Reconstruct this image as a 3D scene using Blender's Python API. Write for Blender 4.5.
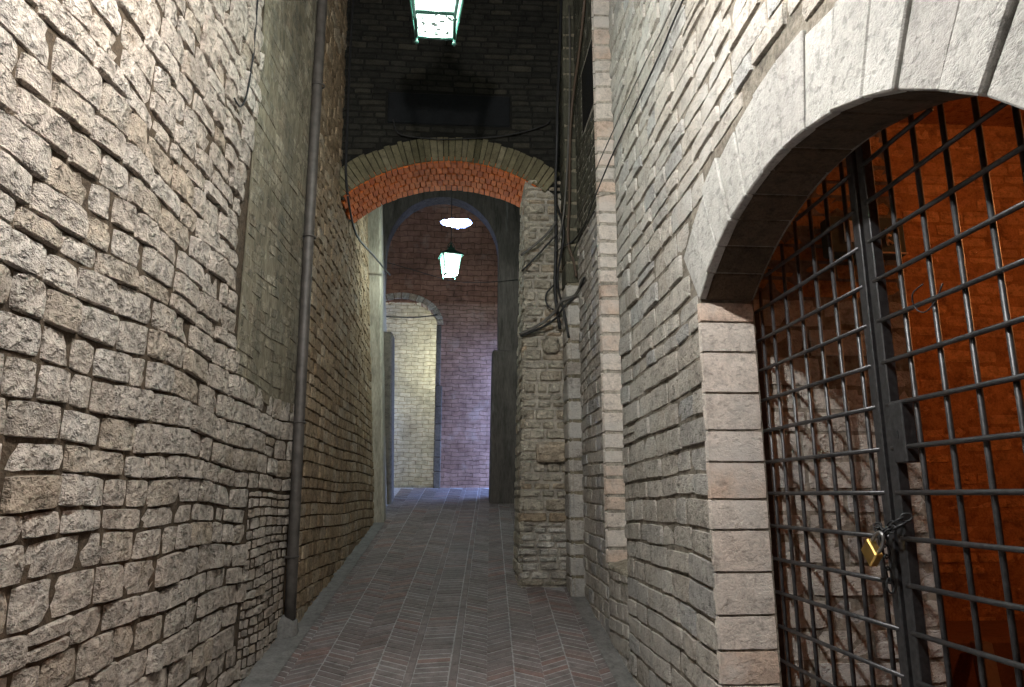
import bpy, math, random
import numpy as np
from mathutils import Vector

# ------------------------------------------------------------------ reset
for o in list(bpy.data.objects):
    bpy.data.objects.remove(o)
S = bpy.context.scene
C = S.collection
rng = random.Random(7)

# ------------------------------------------------------------------ camera
FPX, W, H = 710.0, 1024, 687
TILT = math.radians(12.084)
YAW = math.radians(4.096)
cd = bpy.data.cameras.new('camera')
cam = bpy.data.objects.new('camera', cd)
C.objects.link(cam)
cd.sensor_width = 36.0
cd.lens = 36.0 * FPX / W
cd.clip_start = 0.02
cam.rotation_euler = (math.pi / 2 + TILT, 0, -YAW)
cam.location = (0, 0, 0)
S.camera = cam

# ------------------------------------------------------------------ world, exposure
S.view_settings.view_transform = 'Standard'
S.view_settings.look = 'None'
S.view_settings.gamma = 1.0
S.view_settings.exposure = 0.0
S.view_settings.use_curve_mapping = False
wd = bpy.data.worlds.new('sky')
S.world = wd
wd.use_nodes = True
bg = wd.node_tree.nodes['Background']
bg.inputs[0].default_value = (0.30, 0.46, 1.0, 1)
bg.inputs[1].default_value = 20.0

def portal(name, loc, rot, sx, sy):
    l = bpy.data.lights.new(name, 'AREA')
    l.shape = 'RECTANGLE'; l.size = sx; l.size_y = sy
    l.cycles.is_portal = True
    o = bpy.data.objects.new(name, l); C.objects.link(o)
    o.location = loc; o.rotation_euler = rot
portal('daylight_portal', (1.35, 12.66, 1.35), (0, math.radians(90), 0), 2.6, 0.95)
portal('daylight_portal', (-0.13, 12.85, 5.6), (0, 0, 0), 0.8, 0.7)

# lamp powers (W), used by the lamp builders below
P_KEY, P_NEAR, P_FAR, P_DOOR, P_ROOM = 580.0, 50.0, 125.0, 120.0, 125.0

# ------------------------------------------------------------------ projection (only to rank pieces by size)
_fw = np.array([math.sin(YAW) * math.cos(TILT), math.cos(YAW) * math.cos(TILT), math.sin(TILT)])
_rt = np.array([math.cos(YAW), -math.sin(YAW), 0.0])
_up = np.cross(_rt, _fw)
def screen(p):
    d = p @ _fw
    d = np.where(d < 0.05, 0.05, d)
    return W / 2 + FPX * (p @ _rt) / d, H / 2 - FPX * (p @ _up) / d, d

# ------------------------------------------------------------------ materials
def _n(nt, t, **kw):
    n = nt.nodes.new(t)
    for k, v in kw.items():
        setattr(n, k, v)
    return n
def _ramp(nt, src, stops):
    r = _n(nt, 'ShaderNodeValToRGB')
    e = r.color_ramp.elements
    while len(e) < len(stops):
        e.new(0.5)
    for i, (p, c) in enumerate(stops):
        e[i].position = p
        e[i].color = (c, c, c, 1) if not isinstance(c, tuple) else (*c, 1)
    nt.links.new(src, r.inputs[0])
    return r.outputs[0]
def _mix(nt, fac, a, b, mode='MIX'):
    m = _n(nt, 'ShaderNodeMix', data_type='RGBA', blend_type=mode)
    for sock, v in ((m.inputs[0], fac), (m.inputs[6], a), (m.inputs[7], b)):
        if isinstance(v, (int, float)):
            sock.default_value = v
        elif isinstance(v, tuple):
            sock.default_value = (*v, 1)
        else:
            nt.links.new(v, sock)
    return m.outputs[2]
def _math(nt, op, a, b=None, c=None):
    m = _n(nt, 'ShaderNodeMath', operation=op)
    for i, v in enumerate((a, b, c)):
        if v is None: continue
        if isinstance(v, (int, float)):
            m.inputs[i].default_value = v
        else:
            nt.links.new(v, m.inputs[i])
    return m.outputs[0]
def _noise(nt, vec, scale, detail=4, rough=.55):
    n = _n(nt, 'ShaderNodeTexNoise')
    n.inputs['Scale'].default_value = scale
    n.inputs['Detail'].default_value = detail
    n.inputs['Roughness'].default_value = rough
    nt.links.new(vec, n.inputs['Vector'])
    return n.outputs['Fac']
def _voro(nt, vec, scale, feature='F1'):
    n = _n(nt, 'ShaderNodeTexVoronoi', feature=feature)
    n.inputs['Scale'].default_value = scale
    nt.links.new(vec, n.inputs['Vector'])
    return n.outputs['Distance']
def _scaled(nt, vec, s):
    m = _n(nt, 'ShaderNodeMapping')
    m.inputs['Scale'].default_value = s
    nt.links.new(vec, m.inputs['Vector'])
    return m.outputs[0]

MATS = {}
def stone_mat(name, c1, c2, c3, mott=.35, bump=.6, bdist=.02, fine=60., pits=0., rough=.9,
              stain=None, grime=None, stretch=(1, 1, 1), spec=.25, c3at=.72, midw=.7, finw=.45, ms=14, ridge=.5, finem=.7):
    """stone / brick: per-piece tint, mottling, pits and relief"""
    m = bpy.data.materials.new(name); m.use_nodes = True
    nt = m.node_tree
    bs = nt.nodes['Principled BSDF']
    geo = _n(nt, 'ShaderNodeNewGeometry').outputs['Position']
    at = _n(nt, 'ShaderNodeAttribute', attribute_name='tint')
    sep = _n(nt, 'ShaderNodeSeparateColor'); nt.links.new(at.outputs['Color'], sep.inputs[0])
    tr, tg, tb = sep.outputs
    col = _mix(nt, tr, c1, c2)
    col = _mix(nt, _ramp(nt, tg, [(c3at, 0), (min(1, c3at + .25), .8)]), col, c3)
    big = _noise(nt, geo, 2.3, 5, .6)
    mid = _noise(nt, _scaled(nt, geo, stretch), ms, 6, .65)
    fin = _noise(nt, _scaled(nt, geo, stretch), fine, 5, .65)
    v = _mix(nt, 1.0, _ramp(nt, mid, [(.30, 1 - mott), (.5, 1.0), (.7, 1 + mott * .5)]),
             _ramp(nt, big, [(.25, 1 - mott * .5), (.5, 1.0), (.75, 1.0 + mott * .4)]), 'MULTIPLY')
    v = _mix(nt, 1.0, v, _ramp(nt, fin, [(.3, 1 - mott * finem), (.5, 1.0), (.7, 1.0 + mott * finem * .7)]), 'MULTIPLY')
    col = _mix(nt, 1.0, col, v, 'MULTIPLY')
    h = _math(nt, 'ADD', _math(nt, 'MULTIPLY', mid, midw), _math(nt, 'MULTIPLY', fin, finw))
    if pits:
        pn = _noise(nt, _scaled(nt, geo, (1, 1, 1.4)), 22, 4, .6)
        pm = _ramp(nt, pn, [(.36, 0), (.47, 1)])
        gt = _ramp(nt, _noise(nt, geo, 6, 3), [(.36, .25), (.62, 1)])
        h = _math(nt, 'ADD', h, _math(nt, 'MULTIPLY', _math(nt, 'MULTIPLY', pm, gt), pits))
        col = _mix(nt, 1.0, col, _ramp(nt, pm, [(0, .72), (.9, 1.0)]), 'MULTIPLY')
        rid = _math(nt, 'ABSOLUTE', _math(nt, 'SUBTRACT', _noise(nt, _scaled(nt, geo, (1, 1, 1.6)), 17, 4, .6), .5))
        h = _math(nt, 'ADD', h, _math(nt, 'MULTIPLY', _ramp(nt, rid, [(.0, 0), (.05, 1)]), pits * ridge))
    if stain:
        for (sc_, rgb, lo, hi, amt, st) in stain:
            mk = _ramp(nt, _noise(nt, _scaled(nt, geo, st), sc_, 5, .6), [(lo, 0), (hi, amt)])
            col = _mix(nt, mk, col, rgb)
    bp = _n(nt, 'ShaderNodeBump')
    bp.inputs['Strength'].default_value = bump
    bp.inputs['Distance'].default_value = bdist
    nt.links.new(h, bp.inputs['Height'])
    nt.links.new(bp.outputs[0], bs.inputs['Normal'])
    nt.links.new(col, bs.inputs['Base Color'])
    bs.inputs['Roughness'].default_value = rough
    bs.inputs['Specular IOR Level'].default_value = spec
    MATS[name] = m
    return m

def brick_mat(name, c1, c2, mortar, axis, bw=.26, bh=.075, mott=.4, stain=None, bump=.8):
    """far masonry, too small to pick apart: courses in the material"""
    m = bpy.data.materials.new(name); m.use_nodes = True
    nt = m.node_tree
    bs = nt.nodes['Principled BSDF']
    geo = _n(nt, 'ShaderNodeNewGeometry').outputs['Position']
    sp = _n(nt, 'ShaderNodeSeparateXYZ'); nt.links.new(geo, sp.inputs[0])
    cb = _n(nt, 'ShaderNodeCombineXYZ')
    nt.links.new(sp.outputs['XY'.index(axis)], cb.inputs[0]); nt.links.new(sp.outputs[2], cb.inputs[1])
    nz = _n(nt, 'ShaderNodeTexNoise'); nz.inputs['Scale'].default_value = 5.0
    nt.links.new(geo, nz.inputs['Vector'])
    sc = _n(nt, 'ShaderNodeVectorMath', operation='SCALE'); sc.inputs[3].default_value = .09
    nt.links.new(nz.outputs['Color'], sc.inputs[0])
    ad = _n(nt, 'ShaderNodeVectorMath', operation='ADD')
    nt.links.new(cb.outputs[0], ad.inputs[0]); nt.links.new(sc.outputs[0], ad.inputs[1])
    br = _n(nt, 'ShaderNodeTexBrick')
    br.inputs['Color1'].default_value = (*c1, 1); br.inputs['Color2'].default_value = (*c2, 1)
    br.inputs['Mortar'].default_value = (*mortar, 1)
    br.inputs['Scale'].default_value = 1.0
    br.inputs['Brick Width'].default_value = bw; br.inputs['Row Height'].default_value = bh
    br.inputs['Mortar Size'].default_value = .007; br.inputs['Mortar Smooth'].default_value = .4
    nt.links.new(ad.outputs[0], br.inputs['Vector'])
    col = br.outputs['Color']
    mid = _noise(nt, geo, 9, 6, .65)
    big = _noise(nt, geo, 1.6, 5, .6)
    col = _mix(nt, 1.0, col, _ramp(nt, mid, [(.28, 1 - mott), (.7, 1.15)]), 'MULTIPLY')
    col = _mix(nt, 1.0, col, _ramp(nt, big, [(.25, 1 - mott), (.7, 1.1)]), 'MULTIPLY')
    if stain:
        for (sc_, rgb, lo, hi, amt, st) in stain:
            mk = _ramp(nt, _noise(nt, _scaled(nt, geo, st), sc_, 5, .6), [(lo, 0), (hi, amt)])
            col = _mix(nt, mk, col, rgb)
    h = _math(nt, 'ADD', _math(nt, 'MULTIPLY', br.outputs['Fac'], -.8), _math(nt, 'MULTIPLY', mid, .6))
    bp = _n(nt, 'ShaderNodeBump'); bp.inputs['Strength'].default_value = bump; bp.inputs['Distance'].default_value = .015
    nt.links.new(h, bp.inputs['Height']); nt.links.new(bp.outputs[0], bs.inputs['Normal'])
    nt.links.new(col, bs.inputs['Base Color'])
    bs.inputs['Roughness'].default_value = .9
    bs.inputs['Specular IOR Level'].default_value = .2
    MATS[name] = m
    return m

def plain_mat(name, col, rough=.5, metal=0., mott=.2, scale=30., spec=.5, bump=.15):
    m = bpy.data.materials.new(name); m.use_nodes = True
    nt = m.node_tree; bs = nt.nodes['Principled BSDF']
    geo = _n(nt, 'ShaderNodeNewGeometry').outputs['Position']
    nz = _noise(nt, geo, scale, 4, .6)
    c = _mix(nt, 1.0, col, _ramp(nt, nz, [(.3, 1 - mott), (.7, 1.0 + mott)]), 'MULTIPLY')
    nt.links.new(c, bs.inputs['Base Color'])
    bp = _n(nt, 'ShaderNodeBump'); bp.inputs['Strength'].default_value = bump; bp.inputs['Distance'].default_value = .003
    nt.links.new(nz, bp.inputs['Height']); nt.links.new(bp.outputs[0], bs.inputs['Normal'])
    bs.inputs['Roughness'].default_value = rough; bs.inputs['Metallic'].default_value = metal
    bs.inputs['Specular IOR Level'].default_value = spec
    MATS[name] = m
    return m

def glow_mat(name, col, strength, clear=.75, specks=False):
    """lit lantern glass: lets the bulb's light through and glows itself"""
    m = bpy.data.materials.new(name); m.use_nodes = True
    nt = m.node_tree; nt.nodes.clear()
    out = _n(nt, 'ShaderNodeOutputMaterial')
    em = _n(nt, 'ShaderNodeEmission'); em.inputs[0].default_value = (*col, 1); em.inputs[1].default_value = strength
    tr = _n(nt, 'ShaderNodeBsdfTransparent'); tr.inputs[0].default_value = (clear, clear, clear, 1)
    ad = _n(nt, 'ShaderNodeAddShader')
    nt.links.new(em.outputs[0], ad.inputs[0]); nt.links.new(tr.outputs[0], ad.inputs[1])
    last = ad.outputs[0]
    if specks:
        geo = _n(nt, 'ShaderNodeNewGeometry').outputs['Position']
        mk = _ramp(nt, _noise(nt, geo, 24, 3, .5), [(.57, 0), (.61, .95)])
        df = _n(nt, 'ShaderNodeBsdfDiffuse'); df.inputs[0].default_value = (.10, .13, .11, 1)
        mx = _n(nt, 'ShaderNodeMixShader')
        nt.links.new(mk, mx.inputs[0]); nt.links.new(last, mx.inputs[1]); nt.links.new(df.outputs[0], mx.inputs[2])
        last = mx.outputs[0]
    nt.links.new(last, out.inputs[0])
    MATS[name] = m
    return m

stone_mat('travertine', (.535, .455, .385), (.615, .545, .48), (.49, .395, .30), mott=.42, bump=1.0, bdist=.06, fine=55, pits=.7, midw=1.1, finw=.22, ms=15, ridge=.12, finem=.4,
          stain=[(3.0, (.64, .60, .555), .52, .68, .4, (1, 1, 1)), (5.0, (.36, .27, .185), .60, .74, .45, (1, 1, 1))])
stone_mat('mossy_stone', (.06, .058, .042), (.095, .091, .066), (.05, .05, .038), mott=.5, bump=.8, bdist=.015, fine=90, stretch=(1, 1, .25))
stone_mat('green_stone', (.27, .235, .17), (.36, .32, .245), (.25, .20, .14), mott=.6, bump=.9, bdist=.025, pits=.4, fine=90, stretch=(1, 1, .25),
          stain=[(2.2, (.085, .085, .068), .44, .66, .8, (1, 1.6, .22)), (4, (.40, .385, .31), .58, .72, .5, (1, 1, .6))])
stone_mat('brown_stone', (.25, .175, .105), (.34, .255, .165), (.40, .33, .245), mott=.45, bump=.9, bdist=.018, fine=80, pits=.35)
stone_mat('grey_stone', (.39, .355, .31), (.47, .44, .395), (.35, .35, .345), mott=.36, bump=.8, bdist=.018, fine=85, pits=.38,
          stain=[(1.6, (.49, .478, .45), .48, .66, .7, (1, 1, 1)), (3.2, (.42, .33, .26), .62, .74, .35, (1, 1, 1))])
stone_mat('white_stone', (.43, .42, .395), (.49, .48, .455), (.39, .375, .355), mott=.25, bump=.7, bdist=.012, fine=95, pits=.3,
          stain=[(5, (.27, .25, .22), .60, .75, .45, (1, 1, .5))])
stone_mat('pink_stone', (.58, .525, .47), (.63, .56, .50), (.56, .42, .33), mott=.3, bump=.6, bdist=.012, fine=90, pits=.25, c3at=.6,
          stain=[(2.5, (.60, .57, .535), .48, .65, .7, (1, 1, 1))])
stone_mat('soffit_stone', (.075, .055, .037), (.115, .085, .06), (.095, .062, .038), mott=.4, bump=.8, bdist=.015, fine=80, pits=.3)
stone_mat('pier_stone', (.47, .42, .335), (.59, .545, .455), (.48, .37, .26), mott=.45, bump=1.0, bdist=.03, fine=70, pits=.5,
          stain=[(3.5, (.56, .53, .48), .52, .7, .6, (1, 1, 1))])
stone_mat('limewash', (.68, .65, .60), (.78, .75, .70), (.30, .26, .21), mott=.5, bump=1.0, bdist=.03, fine=50, pits=.6,
          stain=[(7, (.30, .265, .21), .54, .70, .55, (1, 1, 1))])
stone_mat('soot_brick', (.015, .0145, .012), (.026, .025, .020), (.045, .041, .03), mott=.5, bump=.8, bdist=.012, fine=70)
stone_mat('ring_brick', (.11, .098, .058), (.165, .145, .088), (.20, .175, .115), mott=.4, bump=.7, bdist=.012, fine=80)
stone_mat('red_brick', (.60, .145, .032), (.70, .19, .048), (.48, .105, .028), mott=.35, bump=.6, bdist=.012, fine=80)
stone_mat('floor_brick', (.155, .124, .120), (.21, .178, .175), (.235, .135, .115), mott=.4, bump=.5, bdist=.008, fine=90, rough=.6, spec=.4,
          stain=[(1.1, (.15, .142, .140), .45, .7, .6, (1, 1, 1))], c3at=.78)
stone_mat('floor_mortar', (.37, .36, .36), (.37, .36, .36), (.37, .36, .36), mott=.3, bump=.4, bdist=.008, rough=.85)
stone_mat('cement', (.20, .195, .19), (.20, .195, .19), (.20, .195, .19), mott=.35, bump=.5, bdist=.01, rough=.85)
stone_mat('pier_mortar', (.36, .33, .28), (.36, .33, .28), (.36, .33, .28), mott=.55, bump=1.0, bdist=.02, fine=40)
stone_mat('dark_mortar', (.085, .062, .042), (.085, .062, .042), (.085, .062, .042), mott=.5, bump=1.0, bdist=.03, fine=40)
stone_mat('brown_mortar', (.105, .066, .034), (.105, .066, .034), (.105, .066, .034), mott=.5, bump=.9, bdist=.02, fine=40)
stone_mat('pale_mortar', (.22, .195, .16), (.22, .195, .16), (.22, .195, .16), mott=.55, bump=1.0, bdist=.02, fine=40)
stone_mat('green_mortar', (.20, .175, .125), (.20, .175, .125), (.20, .175, .125), mott=.5, bump=.9, bdist=.02, fine=50, stretch=(1, 1, .3))
stone_mat('soot', (.010, .0095, .008), (.010, .0095, .008), (.010, .0095, .008), mott=.4, bump=.6)  # sooty arch wall and ceiling; also painted shade for the right wall's hole
stone_mat('slate', (.008, .009, .0105), (.008, .009, .0105), (.008, .009, .0105), mott=.3, bump=.4)
stone_mat('dark_plaster', (.10, .088, .080), (.10, .088, .080), (.10, .088, .080), mott=.45, bump=.5, bdist=.01, stretch=(1, 1, .15),
          stain=[(5, (.34, .34, .35), .62, .72, .5, (1, 1, .12))])
stone_mat('pale_plaster', (.42, .39, .32), (.42, .39, .32), (.42, .39, .32), mott=.4, bump=.5, bdist=.01, stretch=(1, 1, .2))
stone_mat('grey_jamb', (.12, .105, .085), (.16, .14, .115), (.10, .085, .07), mott=.4, bump=.7, bdist=.012)
stone_mat('orange_stone', (.46, .23, .10), (.56, .30, .135), (.36, .16, .065), mott=.4, bump=.9, bdist=.02, fine=60, pits=.4)
stone_mat('orange_mortar', (.34, .16, .065), (.34, .16, .065), (.34, .16, .065), mott=.5, bump=.9, bdist=.02)
stone_mat('room_floor', (.16, .075, .04), (.16, .075, .04), (.16, .075, .04), mott=.3, bump=.3)
brick_mat('back_brick', (.36, .215, .165), (.43, .27, .21), (.20, .125, .09), 'X', stain=[(2.2, (.44, .34, .28), .54, .7, .6, (1, 1, 1))])
brick_mat('vault_brick', (.27, .14, .10), (.33, .18, .13), (.15, .085, .06), 'X', bh=.10, stain=[(2.5, (.36, .27, .23), .58, .72, .6, (1, 1, 1))])
brick_mat('door_room_brick', (.50, .45, .34), (.58, .53, .42), (.28, .23, .16), 'X', bh=.085)
brick_mat('side_brick', (.26, .19, .13), (.32, .24, .17), (.14, .10, .07), 'Y')
plain_mat('iron', (.055, .055, .058), rough=.42, metal=.6, mott=.35, scale=50)
plain_mat('dark_iron', (.03, .032, .034), rough=.5, metal=.4)
plain_mat('steel', (.30, .30, .30), rough=.35, metal=.9)
plain_mat('brass', (.78, .52, .17), rough=.28, metal=.95, mott=.12)
plain_mat('lantern_green', (.018, .065, .05), rough=.45, metal=.2)
plain_mat('cable_black', (.014, .014, .015), rough=.6)
plain_mat('cable_grey', (.10, .095, .085), rough=.7)
plain_mat('cable_brown', (.07, .045, .028), rough=.6)
plain_mat('pipe_metal', (.085, .075, .068), rough=.55, metal=.25, mott=.35, scale=12)
plain_mat('box_green', (.05, .08, .07), rough=.6)
plain_mat('box_panel', (.8, .75, .65), rough=.6)
plain_mat('box_sign', (.8, .5, .25), rough=.6)
plain_mat('wood', (.13, .085, .06), rough=.7)
glow_mat('lantern_glass', (.66, 1.0, .84), 1.3, .85)
glow_mat('lantern_base_glass', (.86, 1.0, .93), 2.0, .85, specks=True)
glow_mat('lantern_bulb', (.85, 1.0, .93), 6.0, .8)
glow_mat('orange_glass', (1.0, .42, .10), 3.0, .85)

# ------------------------------------------------------------------ object helpers
def tag(o, label=None, cat=None, group=None, kind=None):
    if label: o['label'] = label
    if cat: o['category'] = cat
    if group: o['group'] = group
    if kind: o['kind'] = kind
    return o

def rtint():
    return (rng.random(), rng.random(), rng.random())

def mesh_obj(name, vs, fs, mat, parent=None, smooth=False, tint=None, centre=True):
    vs = np.asarray(vs, dtype=float)
    c = (vs.min(0) + vs.max(0)) / 2 if centre else np.zeros(3)
    me = bpy.data.meshes.new(name)
    me.from_pydata((vs - c).tolist(), [], fs)
    if tint is None:
        tint = rtint()
    tint = np.asarray(tint, dtype=np.float32)
    if tint.ndim == 1:
        tint = np.tile(tint, (len(vs), 1))
    a = me.attributes.new('tint', 'FLOAT_COLOR', 'POINT')
    a.data.foreach_set('color', np.hstack([tint, np.ones((len(vs), 1), np.float32)]).ravel())
    if smooth is not False:
        me.polygons.foreach_set('use_smooth', [True] * len(me.polygons) if smooth is True else smooth)
    me.materials.append(MATS[mat] if isinstance(mat, str) else mat)
    o = bpy.data.objects.new(name, me)
    C.objects.link(o)
    if parent is not None:
        o.parent = parent
        base = np.array(parent.matrix_basis.translation) if parent.type != 'EMPTY' or True else 0
        p = parent; off = np.zeros(3)
        while p is not None:
            off += np.array(p.location); p = p.parent
        c = c - off
    o.location = c
    return o

def empty(name, loc):
    o = bpy.data.objects.new(name, None)
    o.empty_display_size = .1
    C.objects.link(o); o.location = loc
    return o

BOXF = [(0, 3, 2, 1), (4, 5, 6, 7), (0, 1, 5, 4), (1, 2, 6, 5), (2, 3, 7, 6), (3, 0, 4, 7)]
def hexa(c8, bev=.006, jit=0.):
    """chamfered block from 8 corners (bottom ring 0-3, top ring 4-7, counter-clockwise seen from above)"""
    c8 = np.asarray(c8, float)
    if jit:
        c8 = c8 + np.array([[rng.uniform(-jit, jit) for _ in range(3)] for _ in range(8)])
    vs = []; idx = {}
    for fi, f in enumerate(BOXF):
        for k in range(4):
            p = c8[f[k]]; a = c8[f[(k + 1) % 4]] - p; b = c8[f[(k - 1) % 4]] - p
            la, lb = np.linalg.norm(a), np.linalg.norm(b)
            q = p + a / la * min(bev, la * .4) + b / lb * min(bev, lb * .4)
            idx[(fi, f[k])] = len(vs); vs.append(q)
    fs = [tuple(idx[(fi, v)] for v in f) for fi, f in enumerate(BOXF)]
    edges = {}
    for fi, f in enumerate(BOXF):
        for k in range(4):
            a, b = f[k], f[(k + 1) % 4]
            edges.setdefault((min(a, b), max(a, b)), []).append((fi, a, b))
    for (a, b), l in edges.items():
        (f1, a1, b1), (f2, a2, b2) = l
        fs.append((idx[(f1, b1)], idx[(f1, a1)], idx[(f2, b2)], idx[(f2, a2)]))
    for v in range(8):
        fl = [fi for fi, f in enumerate(BOXF) if v in f]
        tri = [idx[(fi, v)] for fi in fl]
        p = [np.array(vs[t]) for t in tri]
        n = np.cross(p[1] - p[0], p[2] - p[0])
        if n @ (c8[v] - c8.mean(0)) < 0:
            tri = tri[::-1]
        fs.append(tuple(tri))
    return vs, fs

def box8(lo, hi):
    (x0, y0, z0), (x1, y1, z1) = lo, hi
    return [(x0, y0, z0), (x1, y0, z0), (x1, y1, z0), (x0, y1, z0), (x0, y0, z1), (x1, y0, z1), (x1, y1, z1), (x0, y1, z1)]

def box(name, lo, hi, mat, parent=None, bev=.004, tint=None):
    vs, fs = hexa(box8(lo, hi), bev)
    return mesh_obj(name, vs, fs, mat, parent, tint=tint)

def slab(name, boxes, mat, parent=None):
    """one mesh of plain boxes: shell geometry"""
    vs, fs = [], []
    for lo, hi in boxes:
        b = len(vs); vs += box8(lo, hi)
        fs += [tuple(b + i for i in f) for f in BOXF]
    return mesh_obj(name, vs, fs, mat, parent, tint=(.5, .5, .5), centre=False)

def prism(name, poly, axis, a0, a1, mat, parent=None):
    """extrude a closed 2D polygon: axis 'X' -> poly (y,z); axis 'Y' -> poly (x,z)"""
    n = len(poly)
    mk = (lambda p, a: (a, p[0], p[1])) if axis == 'X' else (lambda p, a: (p[0], a, p[1]))
    vs = [mk(p, a0) for p in poly] + [mk(p, a1) for p in poly]
    fs = [tuple(range(n)), tuple(range(2 * n - 1, n - 1, -1))]
    fs += [(i, n + i, n + (i + 1) % n, (i + 1) % n) for i in range(n)]
    o = mesh_obj(name, vs, fs, mat, parent, tint=(.5, .5, .5), centre=False)
    import bmesh
    bm = bmesh.new(); bm.from_mesh(o.data)
    bmesh.ops.recalc_face_normals(bm, faces=bm.faces)
    bmesh.ops.triangulate(bm, faces=[f for f in bm.faces if len(f.verts) > 4])
    bm.to_mesh(o.data); bm.free()
    return o

def tube_geo(pts, r, n=8, closed=False, smooth_sub=4):
    P = [np.array(p, float) for p in pts]
    if smooth_sub > 1 and len(P) > 2:
        Q = []
        m = len(P)
        rngk = range(m if closed else m - 1)
        for i in rngk:
            p0 = P[(i - 1) % m] if (closed or i > 0) else P[0]
            p1 = P[i]; p2 = P[(i + 1) % m]
            p3 = P[(i + 2) % m] if (closed or i + 2 < m) else P[-1]
            for k in range(smooth_sub):
                t = k / smooth_sub
                Q.append(.5 * ((2 * p1) + (-p0 + p2) * t + (2 * p0 - 5 * p1 + 4 * p2 - p3) * t * t + (-p0 + 3 * p1 - 3 * p2 + p3) * t ** 3))
        if not closed: Q.append(P[-1])
        P = Q
    m = len(P)
    vs, fs = [], []
    prev = None
    for i in range(m):
        if closed:
            t = P[(i + 1) % m] - P[(i - 1) % m]
        else:
            t = P[min(i + 1, m - 1)] - P[max(i - 1, 0)]
        t = t / (np.linalg.norm(t) + 1e-9)
        if prev is None:
            a = np.array([0, 0, 1.]) if abs(t[2]) < .9 else np.array([1., 0, 0])
        else:
            a = prev
        u = a - t * (a @ t); u /= np.linalg.norm(u) + 1e-9
        prev = u
        w = np.cross(t, u)
        rr = r[i] if isinstance(r, (list, tuple)) else r
        for k in range(n):
            an = 2 * math.pi * k / n
            vs.append(P[i] + rr * (math.cos(an) * u + math.sin(an) * w))
    seg = m if closed else m - 1
    for i in range(seg):
        for k in range(n):
            a = i * n + k; b = i * n + (k + 1) % n
            c = ((i + 1) % m) * n + (k + 1) % n; d = ((i + 1) % m) * n + k
            fs.append((a, b, c, d))
    if not closed:
        fs.append(tuple(range(n - 1, -1, -1)))
        fs.append(tuple((m - 1) * n + k for k in range(n)))
    return vs, fs

def tube(name, pts, r, mat, parent=None, n=8, closed=False, sub=4):
    vs, fs = tube_geo(pts, r, n, closed, sub)
    return mesh_obj(name, vs, fs, mat, parent, smooth=True)

# ------------------------------------------------------------------ masonry
class Pieces:
    """collects the stones of one wall; the largest in view become objects, the rest one joined part"""
    def __init__(self, name, mat, parent, limit=300):
        self.name, self.mat, self.parent, self.limit = name, mat, parent, limit
        self.items = []
        self.warp = None
    def add(self, vs, fs, tint=None, smooth=True, mat=None):
        vs = np.asarray(vs, float)
        if self.warp is not None: vs = self.warp(vs)
        sx, sy, d = screen(vs)
        x0, x1, y0, y1 = sx.min(), sx.max(), sy.min(), sy.max()
        if d.max() < .3 or x1 < -900 or x0 > W + 900 or y1 < -700 or y0 > H + 700:
            return
        vis = max(0, min(x1, W) - max(x0, 0)) * max(0, min(y1, H) - max(y0, 0))
        self.items.append((vis, vs, fs, tint or rtint(), smooth, mat or self.mat))
    def build(self):
        self.items.sort(key=lambda t: -t[0])
        rest = {}
        n = 0
        for vis, vs, fs, tint, sm, mat in self.items:
            if n < self.limit and vis > 30:
                mesh_obj(self.name, vs, fs, mat, self.parent, smooth=sm, tint=tint); n += 1
            else:
                rest.setdefault(mat, []).append((vs, fs, tint, sm))
        for mat, l in rest.items():
            V, F, T, b, sm = [], [], [], 0, []
            for vs, fs, tint, s1 in l:
                sm += list(s1) if not isinstance(s1, bool) else [s1] * len(fs)
                V.append(vs); F += [tuple(b + i for i in f) for f in fs]
                T.append(np.tile(np.array(tint, np.float32), (len(vs), 1))); b += len(vs)
            o = mesh_obj('more_' + self.name + ('s' if not self.name.endswith('s') else ''), np.vstack(V), F, mat, self.parent,
                         smooth=sm, tint=np.vstack(T))
            o['kind'] = 'stuff'

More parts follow.
